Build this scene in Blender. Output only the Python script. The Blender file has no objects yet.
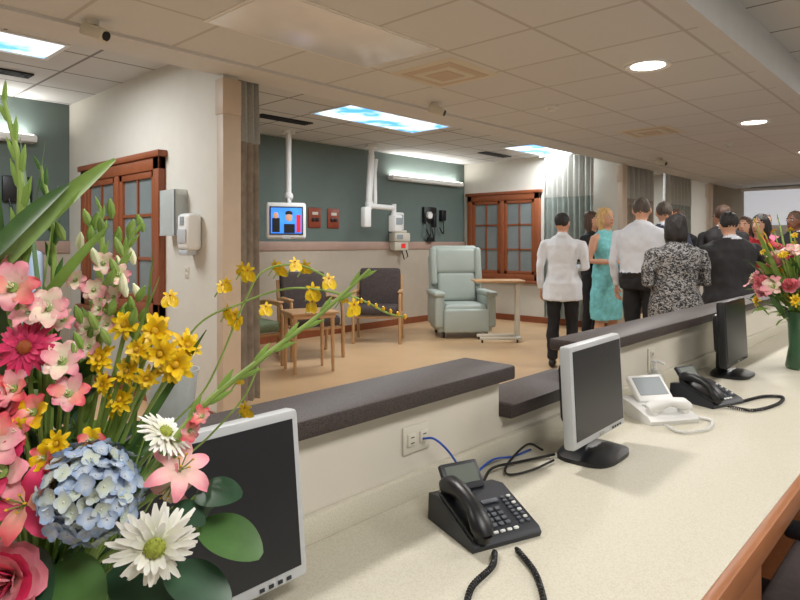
import bpy, bmesh, math, random
from mathutils import Vector, Matrix, noise
from mathutils.bvhtree import BVHTree
random.seed(7)
S=bpy.context.scene
def lin(c):
    out=[]
    for x in c[:3]:
        x=x/255.0
        out.append(x/12.92 if x<=0.04045 else ((x+0.055)/1.055)**2.4)
    return out
# ------------------------------------------------------------------ materials
def base_mat(name):
    m=bpy.data.materials.new(name); m.use_nodes=True
    return m,m.node_tree,m.node_tree.nodes['Principled BSDF']
def mixc(nt,fac,a,b):
    n=nt.nodes.new('ShaderNodeMix'); n.data_type='RGBA'
    if fac is not None: nt.links.new(fac,n.inputs[0])
    for i,c in ((6,a),(7,b)):
        if isinstance(c,(list,tuple)): n.inputs[i].default_value=(c[0],c[1],c[2],1)
        else: nt.links.new(c,n.inputs[i])
    return n.outputs[2]
def mat(name,col,rough=.5,metal=0,var=.08,scale=8,bump=0,bscale=60,emit=0,trans=0,coat=0,alpha=1,stretch=None,sss=0,throat=None):
    m,nt,b=base_mat(name)
    c=lin(col)
    tc=nt.nodes.new('ShaderNodeTexCoord')
    src=tc.outputs['Object']
    if stretch:
        mp=nt.nodes.new('ShaderNodeMapping'); mp.inputs['Scale'].default_value=stretch
        nt.links.new(src,mp.inputs[0]); src=mp.outputs[0]
    nz=nt.nodes.new('ShaderNodeTexNoise'); nz.inputs['Scale'].default_value=scale; nz.inputs['Detail'].default_value=4
    nt.links.new(src,nz.inputs['Vector'])
    rp=nt.nodes.new('ShaderNodeMapRange'); rp.inputs[1].default_value=.3; rp.inputs[2].default_value=.7
    nt.links.new(nz.outputs[0],rp.inputs[0])
    col_out=mixc(nt,rp.outputs[0],[x*(1-var) for x in c],[min(1,x*(1+var)) for x in c])
    if throat:
        at=nt.nodes.new('ShaderNodeAttribute'); at.attribute_name='pt'
        r2=nt.nodes.new('ShaderNodeMapRange'); r2.inputs[1].default_value=.1; r2.inputs[2].default_value=.85
        nt.links.new(at.outputs['Fac'],r2.inputs[0])
        col_out=mixc(nt,r2.outputs[0],lin(throat),col_out)
    nt.links.new(col_out,b.inputs['Base Color'])
    b.inputs['Roughness'].default_value=rough; b.inputs['Metallic'].default_value=metal
    if bump:
        n2=nt.nodes.new('ShaderNodeTexNoise'); n2.inputs['Scale'].default_value=bscale; n2.inputs['Detail'].default_value=3
        nt.links.new(src,n2.inputs['Vector'])
        bp=nt.nodes.new('ShaderNodeBump'); bp.inputs['Strength'].default_value=bump; bp.inputs['Distance'].default_value=.02
        nt.links.new(n2.outputs[0],bp.inputs['Height']); nt.links.new(bp.outputs[0],b.inputs['Normal'])
    if emit:
        nt.links.new(col_out,b.inputs['Emission Color']); b.inputs['Emission Strength'].default_value=emit
    if trans: b.inputs['Transmission Weight'].default_value=trans
    if coat: b.inputs['Coat Weight'].default_value=coat; b.inputs['Coat Roughness'].default_value=.15
    if alpha<1: b.inputs['Alpha'].default_value=alpha
    if sss: b.inputs['Subsurface Weight'].default_value=sss; b.inputs['Subsurface Scale'].default_value=.01
    return m
def speckle(name,a,b_,scale,rough,lo=.45,hi=.6,spec=.5):
    m,nt,b=base_mat(name)
    tc=nt.nodes.new('ShaderNodeTexCoord')
    nz=nt.nodes.new('ShaderNodeTexNoise'); nz.inputs['Scale'].default_value=scale; nz.inputs['Detail'].default_value=2
    nt.links.new(tc.outputs['Object'],nz.inputs['Vector'])
    rp=nt.nodes.new('ShaderNodeMapRange'); rp.inputs[1].default_value=lo; rp.inputs[2].default_value=hi
    nt.links.new(nz.outputs[0],rp.inputs[0])
    nt.links.new(mixc(nt,rp.outputs[0],lin(a),lin(b_)),b.inputs['Base Color'])
    b.inputs['Roughness'].default_value=rough; b.inputs['Specular IOR Level'].default_value=spec
    return m
def tilemat(name,col,line,size=.61,rough=.9,mortar=.012):
    m,nt,b=base_mat(name)
    g=nt.nodes.new('ShaderNodeNewGeometry')
    br=nt.nodes.new('ShaderNodeTexBrick'); br.offset=0; br.squash=1
    br.inputs['Scale'].default_value=1; br.inputs['Brick Width'].default_value=size; br.inputs['Row Height'].default_value=size
    br.inputs['Mortar Size'].default_value=mortar; br.inputs['Mortar Smooth'].default_value=.1
    c=lin(col); br.inputs['Color1'].default_value=(*c,1); br.inputs['Color2'].default_value=(*[x*.96 for x in c],1)
    br.inputs['Mortar'].default_value=(*lin(line),1)
    nt.links.new(g.outputs['Position'],br.inputs['Vector'])
    nz=nt.nodes.new('ShaderNodeTexNoise'); nz.inputs['Scale'].default_value=90; nz.inputs['Detail'].default_value=3
    nt.links.new(g.outputs['Position'],nz.inputs['Vector'])
    nt.links.new(br.outputs['Color'],b.inputs['Base Color'])
    bp=nt.nodes.new('ShaderNodeBump'); bp.inputs['Strength'].default_value=.12; bp.inputs['Distance'].default_value=.01
    nt.links.new(nz.outputs[0],bp.inputs['Height']); nt.links.new(bp.outputs[0],b.inputs['Normal'])
    b.inputs['Roughness'].default_value=rough
    return m
def woodmat(name,a,b_,rough=.4,stretch=(1,1,.08)):
    m,nt,b=base_mat(name)
    tc=nt.nodes.new('ShaderNodeTexCoord'); mp=nt.nodes.new('ShaderNodeMapping'); mp.inputs['Scale'].default_value=stretch
    nt.links.new(tc.outputs['Object'],mp.inputs[0])
    nz=nt.nodes.new('ShaderNodeTexNoise'); nz.inputs['Scale'].default_value=45; nz.inputs['Detail'].default_value=6; nz.inputs['Distortion'].default_value=.6
    nt.links.new(mp.outputs[0],nz.inputs['Vector'])
    nt.links.new(mixc(nt,nz.outputs[0],lin(a),lin(b_)),b.inputs['Base Color'])
    b.inputs['Roughness'].default_value=rough
    return m
def skypanel(name,strength):
    m,nt,b=base_mat(name)
    tc=nt.nodes.new('ShaderNodeTexCoord')
    nz=nt.nodes.new('ShaderNodeTexNoise'); nz.inputs['Scale'].default_value=2.6; nz.inputs['Detail'].default_value=5
    nt.links.new(tc.outputs['Object'],nz.inputs['Vector'])
    rp=nt.nodes.new('ShaderNodeMapRange'); rp.inputs[1].default_value=.42; rp.inputs[2].default_value=.58
    nt.links.new(nz.outputs[0],rp.inputs[0])
    o=mixc(nt,rp.outputs[0],lin((80,165,235)),lin((235,250,255)))
    nt.links.new(o,b.inputs['Base Color']); nt.links.new(o,b.inputs['Emission Color']); b.inputs['Emission Strength'].default_value=strength
    return m
def zebra(name):
    m,nt,b=base_mat(name)
    tc=nt.nodes.new('ShaderNodeTexCoord'); mp=nt.nodes.new('ShaderNodeMapping'); mp.inputs['Scale'].default_value=(1,1,1.6)
    nt.links.new(tc.outputs['Object'],mp.inputs[0])
    nz=nt.nodes.new('ShaderNodeTexNoise'); nz.inputs['Scale'].default_value=42; nz.inputs['Detail'].default_value=2; nz.inputs['Distortion'].default_value=1.6
    nt.links.new(mp.outputs[0],nz.inputs['Vector'])
    rp=nt.nodes.new('ShaderNodeMapRange'); rp.inputs[1].default_value=.48; rp.inputs[2].default_value=.56
    nt.links.new(nz.outputs[0],rp.inputs[0])
    nt.links.new(mixc(nt,rp.outputs[0],lin((30,30,34)),lin((150,148,146))),b.inputs['Base Color']); b.inputs['Roughness'].default_value=.8
    return m
M_cream=mat('paint_cream',(206,202,192),.7,var=.02,bump=.03,bscale=300)
M_low=mat('paint_halfwall',(206,200,188),.6,var=.02,bump=.03,bscale=300)
M_green=mat('paint_sage_green',(98,112,107),.7,var=.03,bump=.03,bscale=300)
M_wains=mat('wainscot_beige',(184,172,156),.6,var=.03)
M_rail=mat('rail_pinkish_beige',(176,148,134),.45,var=.04)
M_ctr=speckle('counter_laminate',(202,198,182),(192,186,168),330,.55)
M_ledge=speckle('solid_surface_charcoal',(50,43,42),(80,70,67),420,.5,.42,.62,.3)
M_tile=tilemat('ceiling_tile_corridor',(206,208,210),(182,180,178))
M_tile2=tilemat('ceiling_tile_bay',(202,202,200),(128,124,120))
M_soff=mat('soffit_gypsum',(204,205,206),.8,var=.02)
M_floor=mat('vinyl_floor_tan',(204,170,130),.3,var=.05,scale=3,bump=.01,bscale=8)
M_carpet=speckle('carpet_grey',(120,114,112),(92,88,86),300,.95)
M_wood=woodmat('window_wood_red',(118,62,36),(150,84,50),.4)
M_wood2=woodmat('cabinet_wood',(140,86,50),(172,112,70),.4,(.15,1,1))
M_woodlt=woodmat('wood_light',(176,134,92),(200,160,116),.4,(.2,1,1))
M_guard=mat('corner_guard_tan',(190,172,152),.5,var=.04)
M_glass=mat('window_pane',(120,128,128),.12,var=.15,scale=1.5)
M_silver=mat('silver_plastic',(184,187,190),.38,var=.02)
M_blk=mat('black_plastic',(20,21,24),.38,var=.08)
M_blk2=mat('charcoal_plastic',(34,37,44),.45,var=.08)
M_scr=mat('lcd_screen_off',(22,24,30),.3,var=.05)
M_white=mat('white_plastic',(224,224,222),.4,var=.02)
M_offw=mat('offwhite_plastic',(205,200,186),.5,var=.02)
M_lcd=mat('phone_lcd',(96,104,96),.3,var=.1)
M_greylcd=mat('grey_lcd',(148,156,160),.25,var=.06)
M_key=mat('phone_keys',(84,88,96),.5)
M_label=mat('paper_label',(210,212,210),.7)
M_blue=mat('blue_cable',(30,80,180),.45)
M_metal=mat('brushed_metal',(170,170,168),.3,1,var=.05)
M_rec=mat('vinyl_seafoam',(164,172,164),.5,var=.04,scale=4,bump=.1,bscale=7)
M_recb=mat('vinyl_pale_blue',(168,184,204),.45,var=.05,scale=4)
M_uph=mat('upholstery_dark',(70,60,58),.85,var=.2,scale=40)
M_uphg=mat('upholstery_green',(104,116,88),.8,var=.15,scale=40)
M_dark=mat('vent_black',(14,14,15),.6)
M_curt=mat('curtain_taupe',(156,144,130),.85,var=.2,scale=14,bump=.05)
M_curt2=mat('curtain_greygreen',(142,150,144),.85,var=.12,scale=10)
M_mesh=mat('curtain_mesh',(180,180,174),.9,var=.1,scale=60)
M_plate=mat('wall_plate_mahogany',(136,62,40),.4)
M_lens=mat('light_lens',(255,248,238),.5,var=0,emit=7)
M_lensglow=mat('acrylic_lens_faint_glow',(216,214,210),.22,var=.03,emit=.05)  # unlit ceiling lens with a faint glow put into its material
M_sky=skypanel('sky_scene_light_panel',1.6)
M_screenw=mat('projection_screen',(228,232,240),.6,var=.01,emit=.45)  # emission stands in for projector light falling on the screen
M_tvb=mat('tv_image_blue',(50,120,220),.3,emit=1.2,var=.2,scale=6)
M_tvr=mat('tv_image_red',(200,40,40),.3,emit=.6)
M_tvs=mat('tv_image_skin',(200,150,120),.3,emit=.5)
M_clear=mat('frosted_clear',(222,226,224),.3,var=.03,trans=.5)
M_vase=mat('vase_glass_green',(96,140,104),.08,var=.05,trans=.5)
# flowers
M_pink=mat('petal_hot_pink',(232,60,112),.5,var=.22,scale=60,sss=.1,throat=(170,24,70))
M_pinkl=mat('petal_light_pink',(242,150,166),.5,var=.15,scale=60,sss=.1,throat=(250,222,206))
M_pinkp=mat('petal_pale_pink',(250,204,194),.5,var=.12,scale=60,sss=.1,throat=(240,242,206))
M_coral=mat('petal_coral',(236,96,108),.5,var=.18,scale=60,throat=(252,196,170))
M_yel=mat('petal_yellow',(248,206,24),.45,var=.12,scale=60,sss=.1,throat=(214,160,10))
M_yelc=mat('flower_center_gold',(206,160,20),.7,var=.3,scale=300)
M_wht=mat('petal_white',(246,244,236),.5,var=.05,scale=60,sss=.1,throat=(226,224,186))
M_grnc=mat('flower_center_green',(150,160,60),.7,var=.3,scale=300)
M_hyd=mat('petal_hydrangea_blue',(150,172,206),.55,var=.16,scale=35,throat=(206,214,220))
M_hyd2=mat('petal_hydrangea_pale',(190,202,208),.55,var=.12,scale=35,throat=(206,214,180))
M_leaf=mat('leaf_green',(72,108,54),.4,var=.25,scale=30)
M_leafd=mat('leaf_dark_green',(48,80,56),.4,var=.25,scale=30)
M_leafl=mat('leaf_bright_green',(130,162,76),.4,var=.2,scale=30)
M_stem=mat('stem_green',(140,166,84),.45,var=.15,scale=30)
M_redc=mat('orchid_brown',(150,70,20),.6)
# people
M_skin=mat('skin',(206,156,128),.55,var=.05,sss=.1)
M_skind=mat('skin_dark',(120,78,56),.5,var=.05)
M_eye=mat('eye_dark',(30,24,22),.2)
M_lip=mat('lips',(160,72,70),.5)
M_hairk=mat('hair_black',(30,25,24),.6,var=.4,scale=60,stretch=(1,1,.2),bump=.5,bscale=80)
M_hairb=mat('hair_brown',(76,54,40),.6,var=.4,scale=60,stretch=(1,1,.2),bump=.5,bscale=80)
M_hairy=mat('hair_blonde',(200,164,108),.6,var=.25,scale=60,stretch=(1,1,.2),bump=.5,bscale=80)
M_hairg=mat('hair_grey',(78,68,60),.6,var=.3,scale=60,stretch=(1,1,.2),bump=.5,bscale=80)
M_coat=mat('cloth_white_coat',(222,226,232),.8,var=.03,bump=.4,bscale=9)
M_shirt=mat('cloth_white_shirt',(214,218,226),.8,var=.04,bump=.5,bscale=10)
M_pant=mat('cloth_black',(24,24,28),.8,var=.15,bump=.3,bscale=10)
M_suit=mat('cloth_black_suit',(32,31,34),.75,var=.12,bump=.4,bscale=9)
M_navy=mat('cloth_navy',(44,48,66),.8,var=.12,bump=.3,bscale=9)
M_teal=mat('cloth_teal',(120,196,200),.75,var=.16,scale=30,bump=.3,bscale=10)
M_red=mat('cloth_red',(176,36,48),.75,var=.12,bump=.3,bscale=10)
M_rose=mat('cloth_rose',(206,110,140),.75,var=.12,bump=.3,bscale=10)
M_khaki=mat('cloth_khaki',(150,136,112),.8,var=.08,bump=.3,bscale=10)
M_bluesh=mat('cloth_blue_shirt',(140,160,196),.8,var=.05,bump=.3,bscale=10)
M_zeb=zebra('cloth_black_white_pattern')
M_shoe=mat('shoe_black',(20,18,18),.35)
CLOTH={M_coat,M_shirt,M_pant,M_suit,M_navy,M_teal,M_red,M_rose,M_khaki,M_zeb,M_bluesh}
HAIR={M_hairk,M_hairb,M_hairy,M_hairg}
# ------------------------------------------------------------------ mesh builder
class MB:
    def __init__(s): s.v=[];s.f=[];s.m=[];s.mats=[];s.a={};s.M=Matrix.Identity(4)
    def mi(s,m):
        if m not in s.mats: s.mats.append(m)
        return s.mats.index(m)
    def add(s,vs,fs,m,at=None):
        o=len(s.v); k=s.mi(m)
        s.v+= [s.M@Vector(p) for p in vs]
        if at:
            for i,x in enumerate(at): s.a[o+i]=x
        for f in fs: s.f.append([o+i for i in f]); s.m.append(k)
    def box(s,c,size,m,rot=(0,0,0),bev=0,seg=2):
        bm=bmesh.new(); bmesh.ops.create_cube(bm,size=1)
        bmesh.ops.scale(bm,vec=size,verts=bm.verts)
        if bev:
            bev=min(bev,min(size)*.49)
            bmesh.ops.bevel(bm,geom=bm.edges[:],offset=bev,segments=seg,affect='EDGES',profile=.5)
        T=Matrix.Translation(c)@Matrix.Rotation(rot[2],4,'Z')@Matrix.Rotation(rot[1],4,'Y')@Matrix.Rotation(rot[0],4,'X')
        bm.verts.index_update()
        s.add([T@v.co for v in bm.verts],[[v.index for v in f.verts] for f in bm.faces],m); bm.free()
    def bb(s,a,b,m,bev=0):
        s.box([(a[i]+b[i])/2 for i in range(3)],[abs(b[i]-a[i]) for i in range(3)],m,bev=bev)
    def tube(s,pts,radii,m,seg=10,flat=1.0,side=None,cap=True):
        pts=[Vector(p) for p in pts]; n=len(pts)
        if not isinstance(radii,(list,tuple)): radii=[radii]*n
        vs=[];fs=[]; up=None
        for i,p in enumerate(pts):
            t=(pts[min(i+1,n-1)]-pts[max(i-1,0)])
            if t.length<1e-9: t=Vector((0,0,1))
            t.normalize()
            if up is None:
                a=Vector(side) if side else (Vector((0,0,1)) if abs(t.z)<.9 else Vector((1,0,0)))
                up=(a-t*a.dot(t)).normalized()
            else: up=(up-t*up.dot(t)).normalized()
            w=t.cross(up)
            for j in range(seg):
                an=2*math.pi*j/seg
                vs.append(p+(up*math.cos(an)+w*math.sin(an)*flat)*radii[i])
        for i in range(n-1):
            for j in range(seg):
                a=i*seg+j;b=i*seg+(j+1)%seg
                fs.append([a,b,b+seg,a+seg])
        if cap:
            fs.append(list(range(seg))[::-1]); fs.append(list(range((n-1)*seg,n*seg)))
        s.add(vs,fs,m)
    def cyl(s,a,b,r,m,seg=20,r2=None): s.tube([a,b],[r,r if r2 is None else r2],m,seg)
    def ell(s,c,r,m,rot=None,seg=16,rings=10):
        if not isinstance(r,(list,tuple)): r=(r,r,r)
        R=rot if rot is not None else Matrix.Identity(3)
        c=Vector(c);vs=[c+R@Vector((0,0,-r[2]))];fs=[]
        for i in range(1,rings):
            ph=-math.pi/2+math.pi*i/rings
            for j in range(seg):
                th=2*math.pi*j/seg
                vs.append(c+R@Vector((r[0]*math.cos(ph)*math.cos(th),r[1]*math.cos(ph)*math.sin(th),r[2]*math.sin(ph))))
        vs.append(c+R@Vector((0,0,r[2])));top=len(vs)-1
        for j in range(seg): fs.append([0,1+(j+1)%seg,1+j])
        for i in range(rings-2):
            for j in range(seg):
                a=1+i*seg+j;b=1+i*seg+(j+1)%seg
                fs.append([a,b,b+seg,a+seg])
        o=1+(rings-2)*seg
        for j in range(seg): fs.append([o+j,o+(j+1)%seg,top])
        s.add(vs,fs,m)
    def rings(s,rs,m,seg=24,pw=1.0):
        vs=[];fs=[]
        for (cx,cy,z,rx,ry) in rs:
            for j in range(seg):
                th=2*math.pi*j/seg; c=math.cos(th); d=math.sin(th)
                vs.append((cx+rx*math.copysign(abs(c)**pw,c),cy+ry*math.copysign(abs(d)**pw,d),z))
        for i in range(len(rs)-1):
            for j in range(seg):
                a=i*seg+j;b=i*seg+(j+1)%seg
                fs.append([a,b,b+seg,a+seg])
        fs.append(list(range(seg))[::-1]); fs.append(list(range((len(rs)-1)*seg,len(rs)*seg)))
        s.add(vs,fs,m)
    def lathe(s,prof,c,m,seg=28):
        vs=[];fs=[]
        for r,z in prof:
            for j in range(seg):
                th=2*math.pi*j/seg; vs.append((c[0]+r*math.cos(th),c[1]+r*math.sin(th),c[2]+z))
        for i in range(len(prof)-1):
            for j in range(seg):
                a=i*seg+j;b=i*seg+(j+1)%seg
                fs.append([a,b,b+seg,a+seg])
        s.add(vs,fs,m)
    def prof(s,yz,x0,x1,m):
        n=len(yz)
        vs=[(x0,y,z) for y,z in yz]+[(x1,y,z) for y,z in yz]
        fs=[[i,(i+1)%n,n+(i+1)%n,n+i] for i in range(n)]+[list(range(n))[::-1],list(range(n,2*n))]
        s.add(vs,fs,m)
    def obj(s,name,loc=(0,0,0),yaw=0,smooth=True,parent=None,fix=True,scale=1):
        me=bpy.data.meshes.new(name)
        me.from_pydata([tuple(v) for v in s.v],[],s.f)
        for m in s.mats: me.materials.append(m)
        me.polygons.foreach_set('material_index',s.m)
        me.update()
        if fix:
            bm=bmesh.new();bm.from_mesh(me);bmesh.ops.recalc_face_normals(bm,faces=bm.faces);bm.to_mesh(me);bm.free()
        if s.a:
            at=me.attributes.new('pt','FLOAT','POINT')
            at.data.foreach_set('value',[s.a.get(i,0.0) for i in range(len(me.vertices))])
        if smooth:
            me.polygons.foreach_set('use_smooth',[True]*len(me.polygons))
            me.set_sharp_from_angle(angle=math.radians(38))
        o=bpy.data.objects.new(name,me); S.collection.objects.link(o)
        o.location=loc; o.rotation_euler=(0,0,yaw); o.scale=(scale,)*3
        if parent: o.parent=parent
        return o
def T(*a): return Matrix.Translation(a)
def RX(a): return Matrix.Rotation(a,4,'X')
def RY(a): return Matrix.Rotation(a,4,'Y')
def RZ(a): return Matrix.Rotation(a,4,'Z')
rad=math.radians
def simple(name,a,b,m,bev=0):
    c=[(a[i]+b[i])/2 for i in range(3)]
    q=MB(); q.box((0,0,0),[abs(b[i]-a[i]) for i in range(3)],m,bev=bev)
    return q.obj(name,loc=c)
# ------------------------------------------------------------------ room shell
XW,XE,YS,YN=-2.5,15.0,-2.6,6.76
HC,HB=2.5,2.7
simple('floor',(XW,.9,-.1),(XE,YN+.1,0),M_floor)
simple('floor_nurse_station',(XW,YS,-.1),(XE,.9,0),M_carpet)
simple('wall_back',(XW,YN,0),(XE+.1,YN+.12,2.8),M_green)
simple('wall_east',(XE,YS,0),(XE+.12,YN,2.8),M_cream)
simple('wall_west',(XW-.12,YS,0),(XW,YN,2.8),M_cream)
simple('wall_south',(XW,YS-.12,0),(XE,YS,2.8),M_cream)
simple('ceiling_corridor',(XW,1.12,HC),(XE,3.6,HC+.25),M_tile)
simple('ceiling_bays',(XW,3.9,HB),(XE,YN,HB+.1),M_tile2)
simple('ceiling_nurse_station',(XW,YS,HB+.05),(XE,1.08,HB+.15),M_tile2)
simple('trim_soffit_edge',(XW,1.06,HC-.01),(XE,1.14,HB+.15),M_soff)
simple('trim_header_beam',(XW,3.6,HC-.02),(XE,3.92,HB+.1),M_soff)
PX=[2.33,8.94]
for i,px in enumerate(PX+[13.0]):
    simple('wall_partition' if i==0 else 'wall_partition.%03d'%i,(px,3.86,0),(px+.12,YN,HB),M_cream)
    q=MB()
    q.bb((-.012,-.012,0),(.132,.07,2.2),M_guard,.004); q.bb((-.014,-.014,2.2),(.134,.09,HB-.25),M_guard,.004)
    q.obj('trim_corner_guard' if i==0 else 'trim_corner_guard.%03d'%i,loc=(px,3.85,0))
segs=[(XW,2.33),(2.45,8.94),(9.06,13.0),(13.12,15.0)]
for i,(a,b) in enumerate(segs):
    simple('trim_wainscot_%d'%(i+1),(a,YN-.012,.1),(b,YN,1.2),M_wains)
    simple('trim_chair_rail_%d'%(i+1),(a,YN-.03,1.2),(b,YN,1.32),M_rail,.006)
    simple('baseboard_back_%d'%(i+1),(a,YN-.018,0),(b,YN,.1),M_wood)
for i,px in enumerate(PX):
    simple('baseboard_partition_%d'%(i+1),(px-.014,3.95,0),(px,YN-.03,.1),M_wood)
def window(name,loc,yaw,w,h):
    q=MB(); d=.06
    f=.1
    for a,b in (((-w/2,-d,0),(-w/2+f,0,h)),((w/2-f,-d,0),(w/2,0,h)),((-w/2,-d,h-f),(w/2,0,h)),((-w/2,-d,0),(w/2,0,f)),((-.04,-d,f),(.04,0,h-f))):
        q.bb(a,b,M_wood,.006)
    q.bb((-w/2-.03,-d-.02,h),(w/2+.03,0,h+.05),M_wood,.006)
    q.bb((-w/2-.03,-d-.04,-.04),(w/2+.03,0,0),M_wood,.006)
    q.bb((-w/2+f,-.02,f),(w/2-f,-.008,h-f),M_glass)
    for sgn in (-1,1):
        x0=.04 if sgn>0 else -w/2+f; x1=w/2-f if sgn>0 else -.04
        e=.055
        for a,b in (((x0,-.045,f),(x0+e,-.01,h-f)),((x1-e,-.045,f),(x1,-.01,h-f)),((x0,-.045,f),(x1,-.01,f+e)),((x0,-.045,h-f-e),(x1,-.01,h-f))):
            q.bb(a,b,M_wood,.004)
        xm=(x0+x1)/2; q.bb((xm-.012,-.035,f),(xm+.012,-.01,h-f),M_wood)
        for k in (1,2):
            z=f+(h-2*f)*k/3; q.bb((x0,-.035,z-.012),(x1,-.01,z+.012),M_wood)
    return q.obj(name,loc=loc,yaw=yaw)
window('window_1',(2.33,5.50,.72),-math.pi/2,1.60,1.26)
window('window_2',(8.94,5.93,.68),-math.pi/2,1.45,1.44)
# ------------------------------------------------------------------ half wall + ledge + counter
q=MB()
q.bb((XW,.91,0),(1.35,1.01,.95),M_low); q.bb((1.35,.91,0),(1.85,1.01,.85),M_low); q.bb((1.85,.91,0),(5.6,1.01,.95),M_low)
q.obj('wall_half_height')
q=MB()
q.bb((XW,.872,.95),(1.372,1.036,.987),M_ledge,.007)
q.bb((1.352,.872,.85),(1.848,1.036,.887),M_ledge,.007)
q.bb((1.828,.872,.95),(5.64,1.036,.987),M_ledge,.007)
q.obj('trim_ledge_cap')
q=MB()
q.bb((XW,.315,.712),(5.6,.905,.75),M_ctr,.003)
q.bb((XW,.295,.70),(5.6,.318,.7495),M_wood2,.006)
q.obj('nurse_station_counter')
simple('trim_backsplash',(XW,.891,.75),(5.6,.909,.80),M_ctr,.002)
simple('wall_counter_back_panel',(XW,.885,.1),(5.6,.908,.70),M_wood2)
simple('wall_kneehole_panel',(1.52,.60,.0),(2.58,.62,.711),M_wood2)
for i,(a,b) in enumerate(((-1.6,-.9),(.75,1.51),(2.6,3.2),(4.4,5.0))):
    q=MB(); w=b-a
    q.bb((0,0,0),(w,.45,.06),M_blk); q.bb((0,-.02,.06),(w,.5,.70),M_wood2,.004)
    for k in range(3):
        z=.09+k*.2; q.bb((.015,-.04,z),(w-.015,-.018,z+.185),M_wood2,.004)
        q.tube([(w/2-.06,-.038,z+.12),(w/2-.06,-.06,z+.12),(w/2+.06,-.06,z+.12),(w/2+.06,-.038,z+.12)],.005,M_metal,8)
    q.obj('drawer_cabinet'+('' if i==0 else '.%03d'%i),loc=(a,.38,0))
def outlet(name,loc,yaw=0,horiz=False):
    q=MB()
    if horiz: q.M=RY(rad(90))
    q.bb((-.030,-.006,-.044),(.030,0,.044),M_offw,.003)
    for z in (-.020,.020):
        q.bb((-.014,-.010,z-.013),(.014,-.004,z+.013),M_offw,.004)
        for x in (-.006,.006): q.bb((x-.001,-.0105,z-.005),(x+.001,-.0098,z+.006),M_dark)
    return q.obj(name,loc=loc,yaw=yaw)
outlet('wall_outlet',(1.025,.910,.872),horiz=True); outlet('wall_outlet.001',(2.36,.910,.862))
# ------------------------------------------------------------------ desk objects
DZ=.7505
def desk_monitor(name,loc,yaw,w,h,bez,lift=.05,tilt=8,base=M_blk):
    q=MB()
    q.M=T(0,0,lift)@RX(rad(-tilt))
    q.box((0,.012,h/2),(w,.03,h),bez,bev=.008)
    q.box((0,.04,h/2),(w*.7,.04,h*.6),M_blk,bev=.015)
    b=.014
    q.bb((-w/2+b,-.0045,b+.006),(w/2-b,-.002,h-b),M_scr)
    q.bb((-.012,-.005,.006),(.012,-.0035,.014),M_metal)
    for k in range(4): q.bb((w/2-.09+k*.016,-.005,.007),(w/2-.082+k*.016,-.0035,.012),M_blk2)
    q.M=Matrix.Identity(4)
    q.box((0,.06,lift+.03),(.07,.035,.17),base,bev=.01)
    q.rings([(0,.02,0,.10,.075),(0,.02,.010,.10,.075),(0,.03,.018,.08,.06),(0,.05,.026,.04,.03)],base,28,.6)
    return q.obj(name,loc=loc,yaw=yaw)
desk_monitor('desktop_monitor',(.435,.765,DZ),0,.35,.255,M_silver,lift=.035,tilt=6)
desk_monitor('desktop_monitor.001',(1.525,.715,DZ),rad(2),.315,.25,M_silver,lift=.05,tilt=3)
desk_monitor('desktop_monitor.002',(2.84,.735,DZ),rad(1),.33,.265,M_blk,lift=.05,tilt=3)
def desk_phone(name,loc,yaw,scale):
    q=MB()
    q.prof([(-.105,0),(-.11,.012),(-.10,.024),(.05,.078),(.10,.07),(.105,0)],-.1,.1,M_blk2)
    q.box((0,.085,.03),(.15,.07,.06),M_blk,bev=.01)
    sl=math.atan2(.054,.15)
    q.M=T(0,-.10,.024)@RX(sl)
    q.box((-.068,.085,.004),(.058,.17,.014),M_blk,bev=.005)
    q.tube([(-.07,-.012,.016),(-.07,.01,.028),(-.07,.05,.046),(-.07,.085,.05),(-.07,.12,.046),(-.07,.16,.028),(-.07,.182,.016)],
           [.016,.024,.018,.017,.018,.024,.016],M_blk,14,1.25,side=(0,0,1))
    q.tube([(-.07,.005,.002),(-.07,.005,.022)],[.022,.025],M_blk,16); q.tube([(-.07,.165,.002),(-.07,.165,.022)],[.022,.025],M_blk,16)
    for r in range(4):
        for c in range(3):
            q.box((-.015+c*.02,.03+r*.016,.003),(.015,.011,.006),M_key,bev=.002,seg=1)
    for r in range(8):
        q.box((.062,.022+r*.0125,.003),(.012,.008,.006),M_key,bev=.002,seg=1)
        q.box((.082,.022+r*.0125,.003),(.012,.008,.006),M_label if r%2 else M_key,bev=.002,seg=1)
    for c in range(4): q.box((-.025+c*.02,.008,.003),(.014,.008,.006),M_label,bev=.002,seg=1)
    q.box((.02,.105,.003),(.05,.012,.006),M_key,bev=.002)
    q.M=T(-.015,.055,.078)@RX(rad(52))
    q.box((0,.035,.0),(.115,.075,.018),M_blk2,bev=.005)
    q.box((0,.038,.0095),(.092,.048,.002),M_lcd)
    return q.obj(name,loc=loc,yaw=yaw,scale=scale)
desk_phone('desk_phone',(.99,.705,DZ),rad(-20),.76)
desk_phone('desk_phone.001',(2.31,.70,DZ),rad(-18),.80)
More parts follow.
